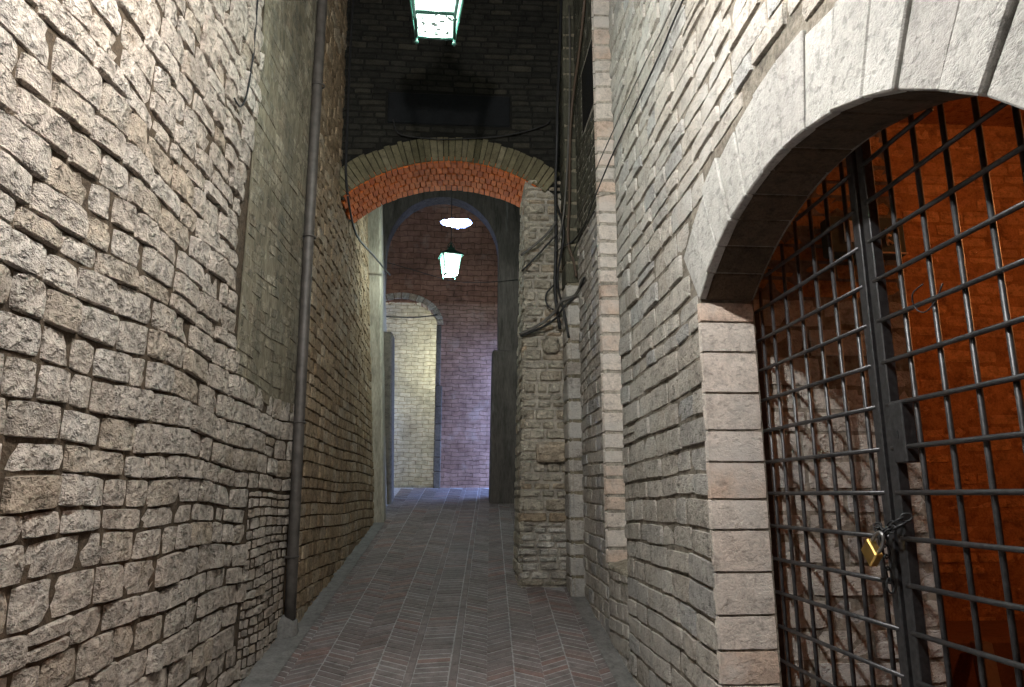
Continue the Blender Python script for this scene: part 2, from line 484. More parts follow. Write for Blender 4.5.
def pillow(O, U, V, N, quad, proud, inset, roughn, back=-.03, maxn=(6, 3), cell=.05):
    """a dressed stone: a raised, rounded, uneven face over a quad given in wall coordinates"""
    q = np.asarray(quad, float)                       # (u,v) x4: bl br tr tl
    lu = np.linalg.norm(q[1] - q[0]); lv = np.linalg.norm(q[3] - q[0])
    if lu < .012 or lv < .012: return None
    nx = max(1, min(maxn[0], int(lu / cell + .5))); ny = max(1, min(maxn[1], int(lv / cell + .5)))
    iu, iv = inset if isinstance(inset, tuple) else (inset, inset)
    eu = min(iu / lu, .3); ev = min(iv / lv, .3)
    soft = isinstance(inset, tuple)
    a = [0.] + [eu + (1 - 2 * eu) * i / nx for i in range(nx + 1)] + [1.]
    b = [0.] + [ev + (1 - 2 * ev) * j / ny for j in range(ny + 1)] + [1.]
    A, B = len(a), len(b)
    vs = []
    tilt_u, tilt_v = rng.uniform(-1, 1) * roughn * .8, rng.uniform(-1, 1) * roughn * .8
    for j in range(B):
        for i in range(A):
            s, t = a[i], b[j]
            edge = i in (0, A - 1) or j in (0, B - 1)
            ring = not edge and (i in (1, A - 2) or j in (1, B - 2))
            corner = not edge and i in (1, A - 2) and j in (1, B - 2)
            if corner:
                k_ = 1.3 if soft else .8
                s += (.5 - s) * eu * k_; t += (.5 - t) * ev * k_
            if edge:
                d = back
            else:
                d = proud + tilt_u * (s - .5) + tilt_v * (t - .5) + rng.uniform(-1, 1) * roughn * (.4 if ring else .6)
                if ring: d -= .0015
                if corner: d -= .003
                if soft and i in (1, A - 2): d -= .005
                s += rng.uniform(-1, 1) * eu * .25; t += rng.uniform(-1, 1) * ev * .25
            p = (1 - s) * (1 - t) * q[0] + s * (1 - t) * q[1] + s * t * q[2] + (1 - s) * t * q[3]
            vs.append(O + U * p[0] + V * p[1] + N * d)
    flip = np.cross(U, V) @ N < 0
    fs, sm = [], []
    dup = {}
    def second(k):                                    # the sides get vertices of their own: crisp arrises
        if k not in dup:
            dup[k] = len(vs); vs.append(vs[k])
        return dup[k]
    for j in range(B - 1):
        for i in range(A - 1):
            k = j * A + i
            f = (k, k + 1, k + A + 1, k + A)
            inner = 0 < i < A - 2 and 0 < j < B - 2
            if not inner: f = tuple(second(x) for x in f)
            fs.append(f[::-1] if flip else f)
            sm.append(inner)
    used = sorted({x for f in fs for x in f}); re = {x: n for n, x in enumerate(used)}
    return [vs[x] for x in used], [tuple(re[x] for x in f) for f in fs], None, sm

def masonry(P, O, U, V, N, u0, u1, v0, v1, h=(.09, .15), l=(.18, .42), gap=.012, proud=(.0, .02), inset=.012, roughn=.006,
            holes=None, wave=None, split=0., mat=None, skip=0., jq=.45, ugap=None):
    """courses of stones over a wall rectangle; holes(v0,v1) -> forbidden u intervals; wave(u,v) bends the courses"""
    O, U, V, N = (np.asarray(x, float) for x in (O, U, V, N))
    wv = wave or (lambda u, v: v)
    v = v0
    while v < v1 - .02:
        hh = rng.uniform(*h)
        vt = min(v + hh, v1)
        if v1 - vt < h[0] * .5: vt = v1
        ints = [(u0, u1)]
        for (a, b) in (holes(v, vt) if holes else []):
            new = []
            for (x, y) in ints:
                if b <= x or a >= y: new.append((x, y)); continue
                if a > x: new.append((x, a))
                if b < y: new.append((b, y))
            ints = new
        for (x, y) in ints:
            if y - x < .025: continue
            u = x - (rng.uniform(0, l[0]) if x == u0 else 0)
            while u < y - .01:
                ln = rng.uniform(*l)
                ue = u + ln
                if y - ue < l[0] * .55: ue = y
                ua = max(u, x)
                parts = [(v, vt)]
                if rng.random() < split and vt - v > .1:
                    m_ = v + (vt - v) * rng.uniform(.4, .6); parts = [(v, m_), (m_, vt)]
                for (pa, pb) in parts:
                    if rng.random() < skip: continue
                    g = gap * rng.uniform(.4, 1.2) / 2
                    j = lambda: rng.uniform(-1, 1) * gap * jq
                    gu = g if ugap is None else ugap * rng.uniform(.3, 1.2) / 2
                    quad = [(ua + gu + j(), wv(ua, pa) + g + j()), (ue - gu + j(), wv(ue, pa) + g + j()),
                            (ue - gu + j(), wv(ue, pb) - g + j()), (ua + gu + j(), wv(ua, pb) - g + j())]
                    r = pillow(O, U, V, N, quad, rng.uniform(*proud), inset, roughn)
                    if r: P.add(*r, mat=mat)
                u = ue
        v = vt

def ring_quads(c, zc, r0, r1, a0, a1, n, jit=.0):
    """angles (from vertical) of n voussoirs between a0 and a1"""
    e = [a0 + (a1 - a0) * i / n for i in range(n + 1)]
    e = [e[0]] + [x + rng.uniform(-1, 1) * jit * (a1 - a0) / n for x in e[1:-1]] + [e[-1]]
    return list(zip(e[:-1], e[1:]))

X_, Y_, Z_ = np.array([1., 0, 0]), np.array([0, 1., 0]), np.array([0, 0, 1.])
FS = .152                                   # slope of the street
def fz(y): return -1.87 + FS * y if y < 13.2 else -1.87 + FS * 13.2

# ================================================================== SHELL
# ---- floor
LX = lambda y: -1.33 + .03 * (y - 4.8)
fl = mesh_obj('floor', [(-2.0, -4, fz(-4)), (1.6, -4, fz(-4)), (1.6, 13.2, fz(13.2)), (-2.0, 13.2, fz(13.2)),
                        (-2.0, 17.5, fz(13.2)), (1.6, 17.5, fz(13.2))],
              [(0, 1, 2, 3), (3, 2, 5, 4)], 'floor_mortar', tint=(.5, .5, .5), centre=False)
tag(fl, kind='structure')
n_ = math.hypot(1, FS)
FV = np.array([0, 1 / n_, FS / n_]); FN = np.array([0, -FS / n_, 1 / n_]); FO = np.array([0, 0, -1.87])

# ---- left wall (near part), straight to the drainpipe
wl = mesh_obj('wall_left', [(LX(-4) - .006, -4, -3), (LX(5.72) - .006, 5.72, -3), (LX(5.72) - .006, 5.72, 5.7), (LX(-4) - .006, -4, 5.7),
                            (LX(-4) - .3, -4, -3), (LX(5.72) - .3, 5.72, -3), (LX(5.72) - .3, 5.72, 5.7), (LX(-4) - .3, -4, 5.7)],
              [(0, 1, 2, 3), (5, 4, 7, 6), (1, 5, 6, 2), (4, 0, 3, 7)], 'dark_mortar', tint=(.5, .5, .5), centre=False)
tag(wl, kind='structure')
LU = np.array([.03, 1, 0]) / math.hypot(.03, 1); LN = np.array([1, -.03, 0]) / math.hypot(.03, 1)
LO = np.array([LX(0), 0, 0])
GY0, GZ0 = 4.28, .62                        # where the smoother green-stained patch begins
def wob(u, v): return v + .016 * math.sin(2.1 * u + 1.3 * v) + .012 * math.sin(5.3 * u + 4.1 * v) + .018 * math.sin(.9 * u - 2.7 * v)
Pl = Pieces('stone', 'travertine', wl, 300)
def holes_left(v0, v1):
    g = GY0 + .10 * math.sin(3.1 * v0) - .05
    if v0 >= GZ0: return [(g, 9)]
    if v0 < -.05: return [(4.72 + .1 * math.sin(9 * v0), 9)]
    return []
masonry(Pl, LO, LU, Z_, LN, -.4, 5.70, -2.0, 4.6, h=(.08, .15), l=(.13, .34), gap=.006, proud=(.0, .022), inset=(.0085, .006), roughn=.012,
        holes=holes_left, wave=wob, split=.02, jq=.9, ugap=.004)
# smaller bricks low by the pipe
masonry(Pl, LO, LU, Z_, LN, 4.72, 5.70, -1.35, .05, h=(.05, .075), l=(.09, .2), gap=.006, proud=(.002, .016), inset=(.007, .005), roughn=.006,
        wave=wob, skip=.02, ugap=.005)
Pl.build()
cp = [LO + LU * u + Z_ * v + LN * .0005 for u, v in ((GY0 - .02, GZ0), (5.71, GZ0), (5.71, 5.6), (GY0 - .02, 5.6))]
mesh_obj('render_coat', cp, [(0, 1, 2, 3)], 'green_mortar', wl, tint=(.5, .5, .5))
Pg = Pieces('weathered_stone', 'green_stone', wl, 300)
masonry(Pg, LO, LU, Z_, LN, GY0, 5.70, GZ0, 5.6, h=(.06, .085), l=(.18, .34), gap=.005, proud=(.0, .009), inset=.004, roughn=.006,
        wave=wob, jq=.9, skip=.03)
Pg.build()

# ---- left wall beyond the drainpipe, brown stones
PX = lambda y: -1.225 + .026 * (y - 6.8)
def lean(vs):                                # this wall leans outwards more and more along the passage
    vs = np.array(vs, float)
    vs[:, 0] -= .05 * np.clip((vs[:, 1] - 6.8) / 3.1, 0, 1) * np.clip(vs[:, 2] + .37, 0, 9)
    return vs
def leaning_wall(name, y0, y1, n, mat):
    vs, fs = [], []
    for i in range(n + 1):
        y = y0 + (y1 - y0) * i / n
        for z in (-2, -.37, 5.7): vs.append((PX(y) - .006 - (.0125 * z if z > 0 else 0), y, z))
    fs = [(3 * i + k, 3 * i + 3 + k, 3 * i + 4 + k, 3 * i + 1 + k) for i in range(n) for k in range(2)]
    vs = lean(vs).tolist()
    b = len(vs)
    vs += [(-1.95, y0, -2), (-1.95, y0, 5.7), (-1.95, y1, -2), (-1.95, y1, 5.7)]
    fs += [(b, 0, 1, 2, b + 1), (b + 2, b + 3, 3 * n + 2, 3 * n + 1, 3 * n)]
    o = mesh_obj(name, vs, fs, mat, tint=(.5, .5, .5), centre=False); tag(o, kind='structure')
    return o
wp = leaning_wall('wall_left_passage', 5.74, 10.0, 8, 'brown_mortar')
leaning_wall('wall_left_end', 10.0, 11.9, 2, 'pale_plaster')
PU = np.array([.026, 1, 0]); PU /= np.linalg.norm(PU); PN = np.array([1, -.026, .012]); PN /= np.linalg.norm(PN)
PV = np.cross(PN, PU)
Pp = Pieces('stone', 'brown_stone', wp, 300)
Pp.warp = lean
masonry(Pp, (PX(0), 0, 0), PU, PV, PN, 5.79, 9.95, -1.3, 5.5, h=(.085, .13), l=(.13, .28), gap=.006, proud=(.0, .014), inset=(.008, .005), roughn=.006, ugap=.006,
        wave=lambda u, v: v + .012 * math.sin(2.3 * u + v))
Pp.build()

# ---- right wall with the gated archway
RX = 1.11
AC, AR, AZ = 2.26, 1.499, 1.183 - 1.499        # arch centre (along the wall), radius, centre height
HW, HN = .885, 1.09                          # far and near half widths
SPR = AZ + math.sqrt(AR ** 2 - HW ** 2); SPN = AZ + math.sqrt(AR ** 2 - HN ** 2); AT = .34
aN, aF = -math.asin(HN / AR), math.asin(HW / AR)
def arc(c, zc, r, n=24):
    return [(c + r * math.sin(aN + (aF - aN) * i / n), zc + r * math.cos(aN + (aF - aN) * i / n)) for i in range(n + 1)]
poly = [(-4, -3), (AC - HN, -3)] + arc(AC, AZ, AR + .01) + [(AC + HW, -3), (4.85, -3), (4.85, 5.7), (-4, 5.7)]
wr = prism('wall_right', poly, 'X', RX + .007, RX + .26, 'pale_mortar')
tag(wr, kind='structure')
NY0, NY1, NZ = 4.85, 5.46, -.50             # tall shallow niche further on
wr2 = slab('wall_right_niche', [((RX + .007, NY0, -3), (RX + .26, NY1, NZ)), ((RX + .17, NY0, NZ), (RX + .26, NY1, 5.7)),
                               ((RX + .007, NY1, -3), (RX + .26, 7.0, 5.7))], 'pier_mortar')
tag(wr2, kind='structure')
def holes_right(v0, v1):
    hs = []
    if v0 < SPR:
        hs.append((AC - HN, AC + HW + .005))
    ro = AR + AT
    if v1 > SPN and v0 < AZ + ro:
        ci = math.sqrt(max(0, ro ** 2 - (v0 - AZ) ** 2))
        far = AC + min((v1 - AZ) * math.tan(aF), ci) if v1 > SPR else AC + HW
        near = AC - min((v1 - AZ) * math.tan(-aN), ci)
        hs.append((near, far))
    return hs
rwave = lambda u, v: v + .014 * math.sin(2.2 * u + 2 * v) + .006 * math.sin(6 * u + 3 * v)
Pr = Pieces('stone', 'grey_stone', wr, 300)
masonry(Pr, (RX, 0, 0), Y_, Z_, -X_, -.8, 4.85, -1.9, 4.6, h=(.09, .145), l=(.16, .40), gap=.010, proud=(-.003, .012), inset=.007, roughn=.006,
        holes=holes_right, wave=rwave, split=.04)
# jamb stones in the reveal, alternating pinkish quoins
v = -1.75
while v < SPR - .06:
    vt = min(v + rng.uniform(.12, .2), SPR - .005)
    if SPR - vt < .08: vt = SPR - .005
    r = pillow(np.array([0, AC + HW, 0.]), X_, Z_, -Y_, [(RX - .005, v + .0015), (RX + .255, v + .0015), (RX + .255, vt - .0015), (RX - .005, vt - .0015)],
               .004, .004, .003)
    Pr.add(*r, mat='pink_stone')
    r = pillow(np.array([0, AC - HN, 0.]), X_, Z_, Y_, [(RX - .005, v + .0015), (RX + .255, v + .0015), (RX + .255, vt - .0015), (RX - .005, vt - .0015)],
               .004, .004, .003)
    Pr.add(*r, mat='pink_stone')
    v = vt
Pr.build()
for (a0, a1) in ring_quads(AC, AZ, AR, AR + AT, aN, aF, 13, .05):
    c8 = []
    for x in (RX - .012, RX + .25):
        pass
    def P2(r, a, x): return (x, AC + r * math.sin(a), AZ + r * math.cos(a))
    g = .0022
    ro = AR + AT + rng.uniform(-.03, .03)
    xf = RX - .012 + rng.uniform(-.006, .006)
    xb = RX + .03
    c8 = [P2(AR, a1 - g, xf), P2(AR, a0 + g, xf), P2(AR, a0 + g, xb), P2(AR, a1 - g, xb),
          P2(ro, a1 - g, xf), P2(ro, a0 + g, xf), P2(ro, a0 + g, xb), P2(ro, a1 - g, xb)]
    vs, fs = hexa(c8, .005, .003)
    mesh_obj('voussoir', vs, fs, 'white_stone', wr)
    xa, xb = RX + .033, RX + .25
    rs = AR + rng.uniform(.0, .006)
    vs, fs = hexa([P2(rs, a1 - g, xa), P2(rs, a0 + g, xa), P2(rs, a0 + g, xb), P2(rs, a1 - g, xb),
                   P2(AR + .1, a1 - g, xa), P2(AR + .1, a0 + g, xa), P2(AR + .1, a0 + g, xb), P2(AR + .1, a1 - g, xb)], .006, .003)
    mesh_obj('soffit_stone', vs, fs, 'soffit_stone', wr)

# niche wall stones
Pn = Pieces('stone', 'grey_stone', wr2, 300)
masonry(Pn, (RX, 0, 0), Y_, Z_, -X_, 4.85, NY1, -1.4, NZ - .01, h=(.10, .14), l=(.18, .32), gap=.010, proud=(0, .010), inset=.007, roughn=.005, wave=rwave)
masonry(Pn, (RX, 0, 0), Y_, Z_, -X_, NY1 + .015, 6.84, -1.2, 2.4, h=(.09, .13), l=(.16, .34), gap=.010, proud=(0, .010), inset=.007, roughn=.005, wave=rwave)
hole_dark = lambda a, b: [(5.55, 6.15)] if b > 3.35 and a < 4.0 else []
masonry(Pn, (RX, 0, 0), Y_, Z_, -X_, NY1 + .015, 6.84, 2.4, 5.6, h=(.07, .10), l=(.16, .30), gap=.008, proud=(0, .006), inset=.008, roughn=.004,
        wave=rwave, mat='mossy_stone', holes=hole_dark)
v = NZ
while v < 5.4:
    vt = v + rng.uniform(.10, .17)
    r = pillow(np.array([0, NY1, 0.]), X_, Z_, -Y_, [(RX - .01, v + .004), (RX + .18, v + .004), (RX + .18, vt - .004), (RX - .01, vt - .004)], .010, .010, .004)
    Pn.add(*r, mat='pink_stone')
    v = vt
Pn.build()
box('dark_recess', (RX + .003, 5.56, 3.36), (RX + .03, 6.14, 4.0), 'soot', wr2, .01)  # near-black block, almost flush: paints the shade inside an uncut hole
vs, fs = hexa([(RX - .004, NY0, NZ - .03), (RX + .18, NY0, NZ - .03), (RX + .18, NY1, NZ - .03), (RX - .004, NY1, NZ - .03),
               (RX - .004, NY0, NZ), (RX + .18, NY0, NZ + .05), (RX + .18, NY1, NZ + .05), (RX - .004, NY1, NZ)], .006)
mesh_obj('sill', vs, fs, 'pier_stone', wr2)

# ---- pilaster strip and rubble pier carrying the cross arch
pil = slab('wall_pilaster', [((1.0, 6.52, -1.6), (RX + .1, 6.84, 5.7))], 'green_mortar'); tag(pil, kind='structure')
Pq = Pieces('stone', 'grey_stone', pil, 300)
v = -1.1
while v < 5.4:
    vt = v + rng.uniform(.12, .24)
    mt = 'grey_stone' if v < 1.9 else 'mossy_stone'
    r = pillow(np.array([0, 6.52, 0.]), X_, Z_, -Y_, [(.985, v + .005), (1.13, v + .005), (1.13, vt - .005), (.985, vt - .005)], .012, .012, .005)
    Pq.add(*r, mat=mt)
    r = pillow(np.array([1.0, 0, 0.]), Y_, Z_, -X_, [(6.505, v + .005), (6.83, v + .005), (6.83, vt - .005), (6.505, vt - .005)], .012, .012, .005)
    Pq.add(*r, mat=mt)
    v = vt
Pq.build()
pier = mesh_obj('wall_pier', box8((.54, 6.85, -1.6), (1.3, 7.55, 3.25)), BOXF, 'pier_mortar', tint=(.5, .5, .5), centre=False)
me = pier.data
for vv in me.vertices:
    if vv.co.z > 0 and vv.co.x < .6: vv.co.x = .645
tag(pier, kind='structure')
pv = np.array([.105, 0, 4.85]); pv /= np.linalg.norm(pv)
pleft = lambda z: .54 + (z + 1.6) * .105 / 4.85 - .012
Pk = Pieces('stone', 'pier_stone', pier, 300)
def pierface(v0, v1, mat, h, l, proud, roughn, gap=.014):
    v = v0
    while v < v1 - .02:
        vt = min(v + rng.uniform(*h), v1)
        u = pleft(v) + rng.uniform(-.012, .012)
        while u < 1.05:
            ue = u + rng.uniform(*l)
            if 1.06 - ue < .06: ue = 1.06
            j = lambda: rng.uniform(-.006, .006)
            g = gap / 2
            r = pillow(np.array([0, 6.83, 0.]), X_, Z_, -Y_, [(u + g + j(), v + g + j()), (ue - g + j(), v + g + j()), (ue - g + j(), vt - g + j()), (u + g + j(), vt - g + j())],
                       rng.uniform(*proud), .014, roughn)
            if r: Pk.add(*r, mat=mat)
            u = ue
        v = vt
pierface(-1.0, -.76, 'pier_stone', (.05, .07), (.14, .28), (0, .02), .006)
pierface(-.76, -.25, 'limewash', (.055, .10), (.09, .24), (.0, .022), .012, .008)
pierface(-.25, -.15, 'brown_stone', (.10, .10), (.26, .30), (.012, .02), .004)
pierface(-.15, 1.6, 'pier_stone', (.06, .13), (.10, .28), (-.002, .02), .010)
pierface(1.6, 3.22, 'pier_stone', (.055, .12), (.10, .26), (-.002, .026), .012)
v = -1.0                                                  # side of the pier, towards the passage
while v < 3.2:
    vt = v + rng.uniform(.07, .14); u = 6.82
    while u < 7.54:
        ue = min(7.56, u + rng.uniform(.14, .3))
        r = pillow(np.array([pleft(v) + .012, 0, 0.]), Y_, Z_, -X_, [(u + .006, v + .006), (ue - .006, v + .006), (ue - .006, vt - .006), (u + .006, vt - .006)], rng.uniform(.002, .018), .012, .006)
        if r: Pk.add(*r)
        u = ue
    v = vt
Pk.build()
box('ledge_stone', (.72, 6.75, .31), (1.0, 6.86, .50), 'pier_stone', pier, .02)
box('corbel_stone', (.79, 6.74, 1.37), (.95, 6.86, 1.53), 'pier_stone', pier, .03)

# ---- cross arch: sooty wall above, brick ring, red brick soffit
A1C, A1R, A1T = -.128, 1.62, 3.385
A1Z = A1T - A1R
F0 = 6.83
def a1(x, r): return A1Z + math.sqrt(max(0, r * r - (x - A1C) ** 2))
xs = [-1.75 + 3.1 * i / 30 for i in range(31)]
poly = [(x, a1(x, A1R + .05)) for x in xs if abs(x - A1C) < 1.6] + [(1.45, 3.2), (1.45, 5.7), (-1.75, 5.7)]
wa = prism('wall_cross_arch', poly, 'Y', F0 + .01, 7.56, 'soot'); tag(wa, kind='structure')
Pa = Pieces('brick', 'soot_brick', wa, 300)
def holes_a(v0, v1):
    ro = A1R + .28
    hs = []
    if v0 < A1Z + ro:
        w = math.sqrt(max(0, ro ** 2 - (v0 - A1Z) ** 2)); hs.append((A1C - w, A1C + w))
    if v1 > 3.79 and v0 < 4.16: hs.append((-.83, .48))
    return hs
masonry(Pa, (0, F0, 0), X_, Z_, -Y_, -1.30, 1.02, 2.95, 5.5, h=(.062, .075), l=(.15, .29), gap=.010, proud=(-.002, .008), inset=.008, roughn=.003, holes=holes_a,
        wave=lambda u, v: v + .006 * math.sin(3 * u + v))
Pa.build()
box('slate_panel', (-.815, F0 - .015, 3.80), (.465, F0 + .05, 4.15), 'slate', wa, .01)
def ringp(r, a, y): return (A1C + r * math.sin(a), y, A1Z + r * math.cos(a))
aL, aR = -math.asin((1.20 + A1C) / A1R), math.asin((.70 - A1C) / A1R)
def ring_block(r0, r1, a0, a1_, y0, y1, bev, jit):
    return hexa([ringp(r0, a0, y0), ringp(r0, a1_, y0), ringp(r0, a1_, y1), ringp(r0, a0, y1),
                 ringp(r1, a0, y0), ringp(r1, a1_, y0), ringp(r1, a1_, y1), ringp(r1, a0, y1)], bev, jit)
for (p, q) in ring_quads(A1C, A1Z, 0, 0, aL - .03, aR + .10, 38, .15):
    vs, fs = ring_block(A1R + .006, A1R + .27 + rng.uniform(-.02, .02), p + .0016, q - .0016, F0 - .02 + rng.uniform(-.004, .004), F0 + .08, .004, .0015)
    mesh_obj('ring_brick', vs, fs, 'ring_brick', wa)
rows = 5
for k in range(rows):
    y0 = F0 - .005 + k * (7.55 - F0) / rows; y1 = F0 - .005 + (k + 1) * (7.55 - F0) / rows
    sh = (k % 2) * .5
    n = 34
    for i in range(n + 1):
        p = aL - .02 + (aR + .03 - aL + .02) * (i - sh) / n; q = aL - .02 + (aR + .03 - aL + .02) * (i + 1 - sh) / n
        vs, fs = ring_block(A1R - .004 + rng.uniform(-.005, .005), A1R + .06, p + .0022, q - .0022, y0 + .003, y1 - .003, .004, .002)
        mesh_obj('soffit_brick', vs, fs, 'red_brick', wa)

# ---- ceiling and the ends of the street
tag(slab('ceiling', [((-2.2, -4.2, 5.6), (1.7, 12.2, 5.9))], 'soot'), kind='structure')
tag(slab('wall_behind', [((-2.2, -4.2, -4), (1.7, -4.0, 5.7))], 'grey_stone'), kind='structure')

# ---- passage right side, second arch, chamber
tag(slab('wall_right_passage', [((1.05, 7.5, -1.2), (1.4, 11.9, 5.7))], 'dark_plaster'), kind='structure')
A2C, A2A, A2B, A2S = -.37, .982, 1.08, 4.10
poly = [(-1.7, -.6), (A2C - A2A, -.6)] + [(A2C - A2A * math.cos(math.pi * i / 28), A2S + A2B * math.sin(math.pi * i / 28)) for i in range(29)] + \
       [(A2C + A2A, -.6), (1.4, -.6), (1.4, 5.8), (-1.7, 5.8)]
w2 = prism('wall_second_arch', poly, 'Y', 11.83, 12.16, 'dark_plaster'); tag(w2, kind='structure')
def buttress(name, xl0, xl1, xr, y0, y1, z0, z1, mat):
    vs, fs = hexa([(xl0, y0, z0), (xr, y0, z0), (xr, y1, z0), (xl0, y1, z0), (xl1, y0, z1), (xr, y0 + .05, z1), (xr, y1, z1), (xl1, y1, z1)], .025)
    o = mesh_obj(name, vs, fs, mat); tag(o, kind='structure'); return o
buttress('wall_buttress', .46, .50, 1.07, 11.45, 11.85, -.4, 2.35, 'dark_plaster')
# left piers of the passage end
vs, fs = hexa([(-1.4, 9.9, -.7), (-1.0, 9.9, -.7), (-1.0, 10.25, -.7), (-1.4, 10.25, -.7), (-1.8, 9.9, 5.6), (-1.306, 9.9, 5.6), (-1.306, 10.25, 5.6), (-1.8, 10.25, 5.6)], .02)
tag(mesh_obj('wall_left_pilaster', vs, fs, 'pale_plaster'), kind='structure')
vs, fs = hexa([(-1.4, 11.4, -.5), (-1.05, 11.4, -.5), (-1.05, 11.84, -.5), (-1.4, 11.84, -.5), (-1.5, 11.4, 2.62), (-1.14, 11.4, 2.62), (-1.14, 11.84, 2.62), (-1.5, 11.84, 2.62)], .03)
tag(mesh_obj('wall_left_stub', vs, fs, 'grey_jamb'), kind='structure')
# back wall with arched doorway
DX, DZ = -.44, 3.17
poly = [(-1.9, -.5), (-1.85, -.5), (-1.85, DZ)]
DC, DA, DB = -1.165, .685, .50
poly = [(-2.3, -.5), (DC - DA, -.5)] + [(DC - DA * math.cos(math.pi * i / 24), DZ + DB * math.sin(math.pi * i / 24)) for i in range(25)] + [(DC + DA, -.5), (1.4, -.5), (1.4, 4.0), (-2.3, 4.0)]
wb = prism('wall_back', poly, 'Y', 13.2, 13.45, 'back_brick'); tag(wb, kind='structure')
for i in range(16):
    t0, t1 = math.pi * i / 16, math.pi * (i + 1) / 16
    def dp(k, t, y): return (DC - (DA + k) * math.cos(t), y, DZ + (DB + k) * math.sin(t))
    vs, fs = hexa([dp(.0, t0 + .008, 13.15), dp(0, t1 - .008, 13.15), dp(0, t1 - .008, 13.44), dp(0, t0 + .008, 13.44),
                   dp(.12, t0 + .008, 13.15), dp(.12, t1 - .008, 13.15), dp(.12, t1 - .008, 13.44), dp(.12, t0 + .008, 13.44)], .008)
    mesh_obj('voussoir', vs, fs, 'pier_stone', wb)
z = .1
while z < DZ - .02:
    zt = min(DZ, z + rng.uniform(.25, .42))
    wd_ = .13 if z < 1.9 else .09
    box('jamb_stone', (DX - .05, 13.14, z + .004), (DX - .05 + wd_, 13.44, zt - .004), 'grey_jamb', wb, .012)
    z = zt
# vault of the chamber with its light well
VY0, VY1, VZ0, VZ1 = 12.0, 13.2, 3.6, 5.75
SKY = (-.13, 12.86)
vs, fs, ids = [], [], {}
NXV, NTV = 240, 130
for j in range(NTV + 1):
    t = math.pi / 2 * j / NTV
    for i in range(NXV + 1):
        x = -2.3 + 3.7 * i / NXV
        ids[(i, j)] = len(vs)
        vs.append((x, VY0 + (VY1 - VY0) * math.cos(t), VZ0 + (VZ1 - VZ0) * math.sin(t)))
for j in range(NTV):
    for i in range(NXV):
        c = np.mean([vs[ids[(i + a, j + b)]] for a, b in ((0, 0), (1, 0), (1, 1), (0, 1))], axis=0)
        ang = math.atan2((c[1] - SKY[1]) / .17, (c[0] - SKY[0]) / .30)
        rr = math.hypot((c[0] - SKY[0]) / .29, (c[1] - SKY[1]) / .042) * (1 + .10 * math.sin(3 * ang) + .08 * math.sin(7 * ang + 1))
        if rr < 1: continue
        fs.append((ids[(i, j)], ids[(i + 1, j)], ids[(i + 1, j + 1)], ids[(i, j + 1)]))
cv = mesh_obj('ceiling_chamber', vs, fs, 'vault_brick', tint=(.5, .5, .5), centre=False, smooth=True); tag(cv, kind='structure')
# side walls of the chamber: closed on the left, a doorway to the open air on the right
tag(slab('wall_chamber_left', [((-2.5, 11.9, -.6), (-2.3, 13.4, 5.9)), ((-2.4, 11.83, -.6), (-1.65, 12.16, 5.9)), ((-2.0, 10.0, -.6), (-1.65, 11.9, 5.9))], 'side_brick'), kind='structure')
tag(slab('wall_chamber_right', [((1.2, 12.0, 2.7), (1.4, 13.4, 5.9)), ((1.2, 12.0, -.6), (1.4, 12.2, 5.9)), ((1.2, 13.12, -.6), (1.4, 13.4, 5.9))], 'side_brick'), kind='structure')
tag(slab('ground_outside', [((1.4, 10.5, -.3), (6.0, 15.0, .10))], 'cement'), kind='structure')
# room behind the doorway
tag(slab('wall_door_room', [((-2.6, 15.3, -.5), (.6, 15.5, 5.0)), ((-2.8, 13.4, -.5), (-2.6, 15.5, 5.0)), ((.5, 13.4, -.5), (.7, 15.5, 5.0)),
                            ((-2.8, 13.4, 4.4), (.7, 15.5, 4.6))], 'door_room_brick'), kind='structure')
tag(box('step', (-1.9, 14.3, .05), (-.3, 15.35, .20), 'pale_plaster'), kind='structure'); bpy.data.objects['step'].name = 'floor_step'
bpy.data.objects['floor_step']['kind'] = 'structure'

# ---- vaulted store behind the gate
RIN = RX + .25
tag(slab('wall_gate_reveal', [((RIN, 3.27, -2.2), (2.2, 3.5, 3.4)), ((RIN, .95, -2.2), (2.2, 1.16, 3.4))], 'pale_mortar'), kind='structure')
gv = bpy.data.objects['wall_gate_reveal']
Pv = Pieces('stone', 'grey_stone', gv, 300)
masonry(Pv, (0, 3.27, 0), X_, Z_, -Y_, RIN + .01, 2.2, -1.75, .95, h=(.10, .17), l=(.16, .42), gap=.009, proud=(.0, .010), inset=.006, roughn=.005)
masonry(Pv, (0, 3.27, 0), X_, Z_, -Y_, RIN + .01, 2.2, .95, 3.3, h=(.07, .11), l=(.16, .34), gap=.009, proud=(.0, .010), inset=.006, roughn=.005, mat='orange_stone')
Pv.build()
rm = slab('wall_store', [((2.2, 5.6, -2.2), (6.4, 5.8, 4.2)), ((6.2, -1.0, -2.2), (6.4, 5.8, 4.2)), ((RIN, -1.0, -2.2), (6.4, -.8, 4.2)),
                         ((2.0, 3.48, -2.2), (2.2, 5.8, 4.2)), ((RIN, -.9, -2.2), (RIN + .15, 1.1, 4.2)), ((RIN, -.9, 3.3), (6.4, 5.8, 3.6))], 'orange_mortar')
tag(rm, kind='structure')
Ps = Pieces('stone', 'orange_stone', rm, 300)
masonry(Ps, (0, 5.6, 0), X_, Z_, -Y_, 2.2, 6.2, -1.4, 3.3, h=(.075, .13), l=(.2, .5), gap=.010, proud=(-.004, .010), inset=.007, roughn=.008,
        wave=lambda u, v: v + .02 * math.sin(1.4 * u + 2 * v), holes=lambda a, b: [(4.42, 5.1)] if a > -.02 and b < .32 else [])
masonry(Ps, (6.2, 0, 0), Y_, Z_, -X_, 1.0, 5.6, -1.4, 3.3, h=(.075, .13), l=(.2, .5), gap=.010, proud=(-.004, .010), inset=.007, roughn=.008)
Ps.build()
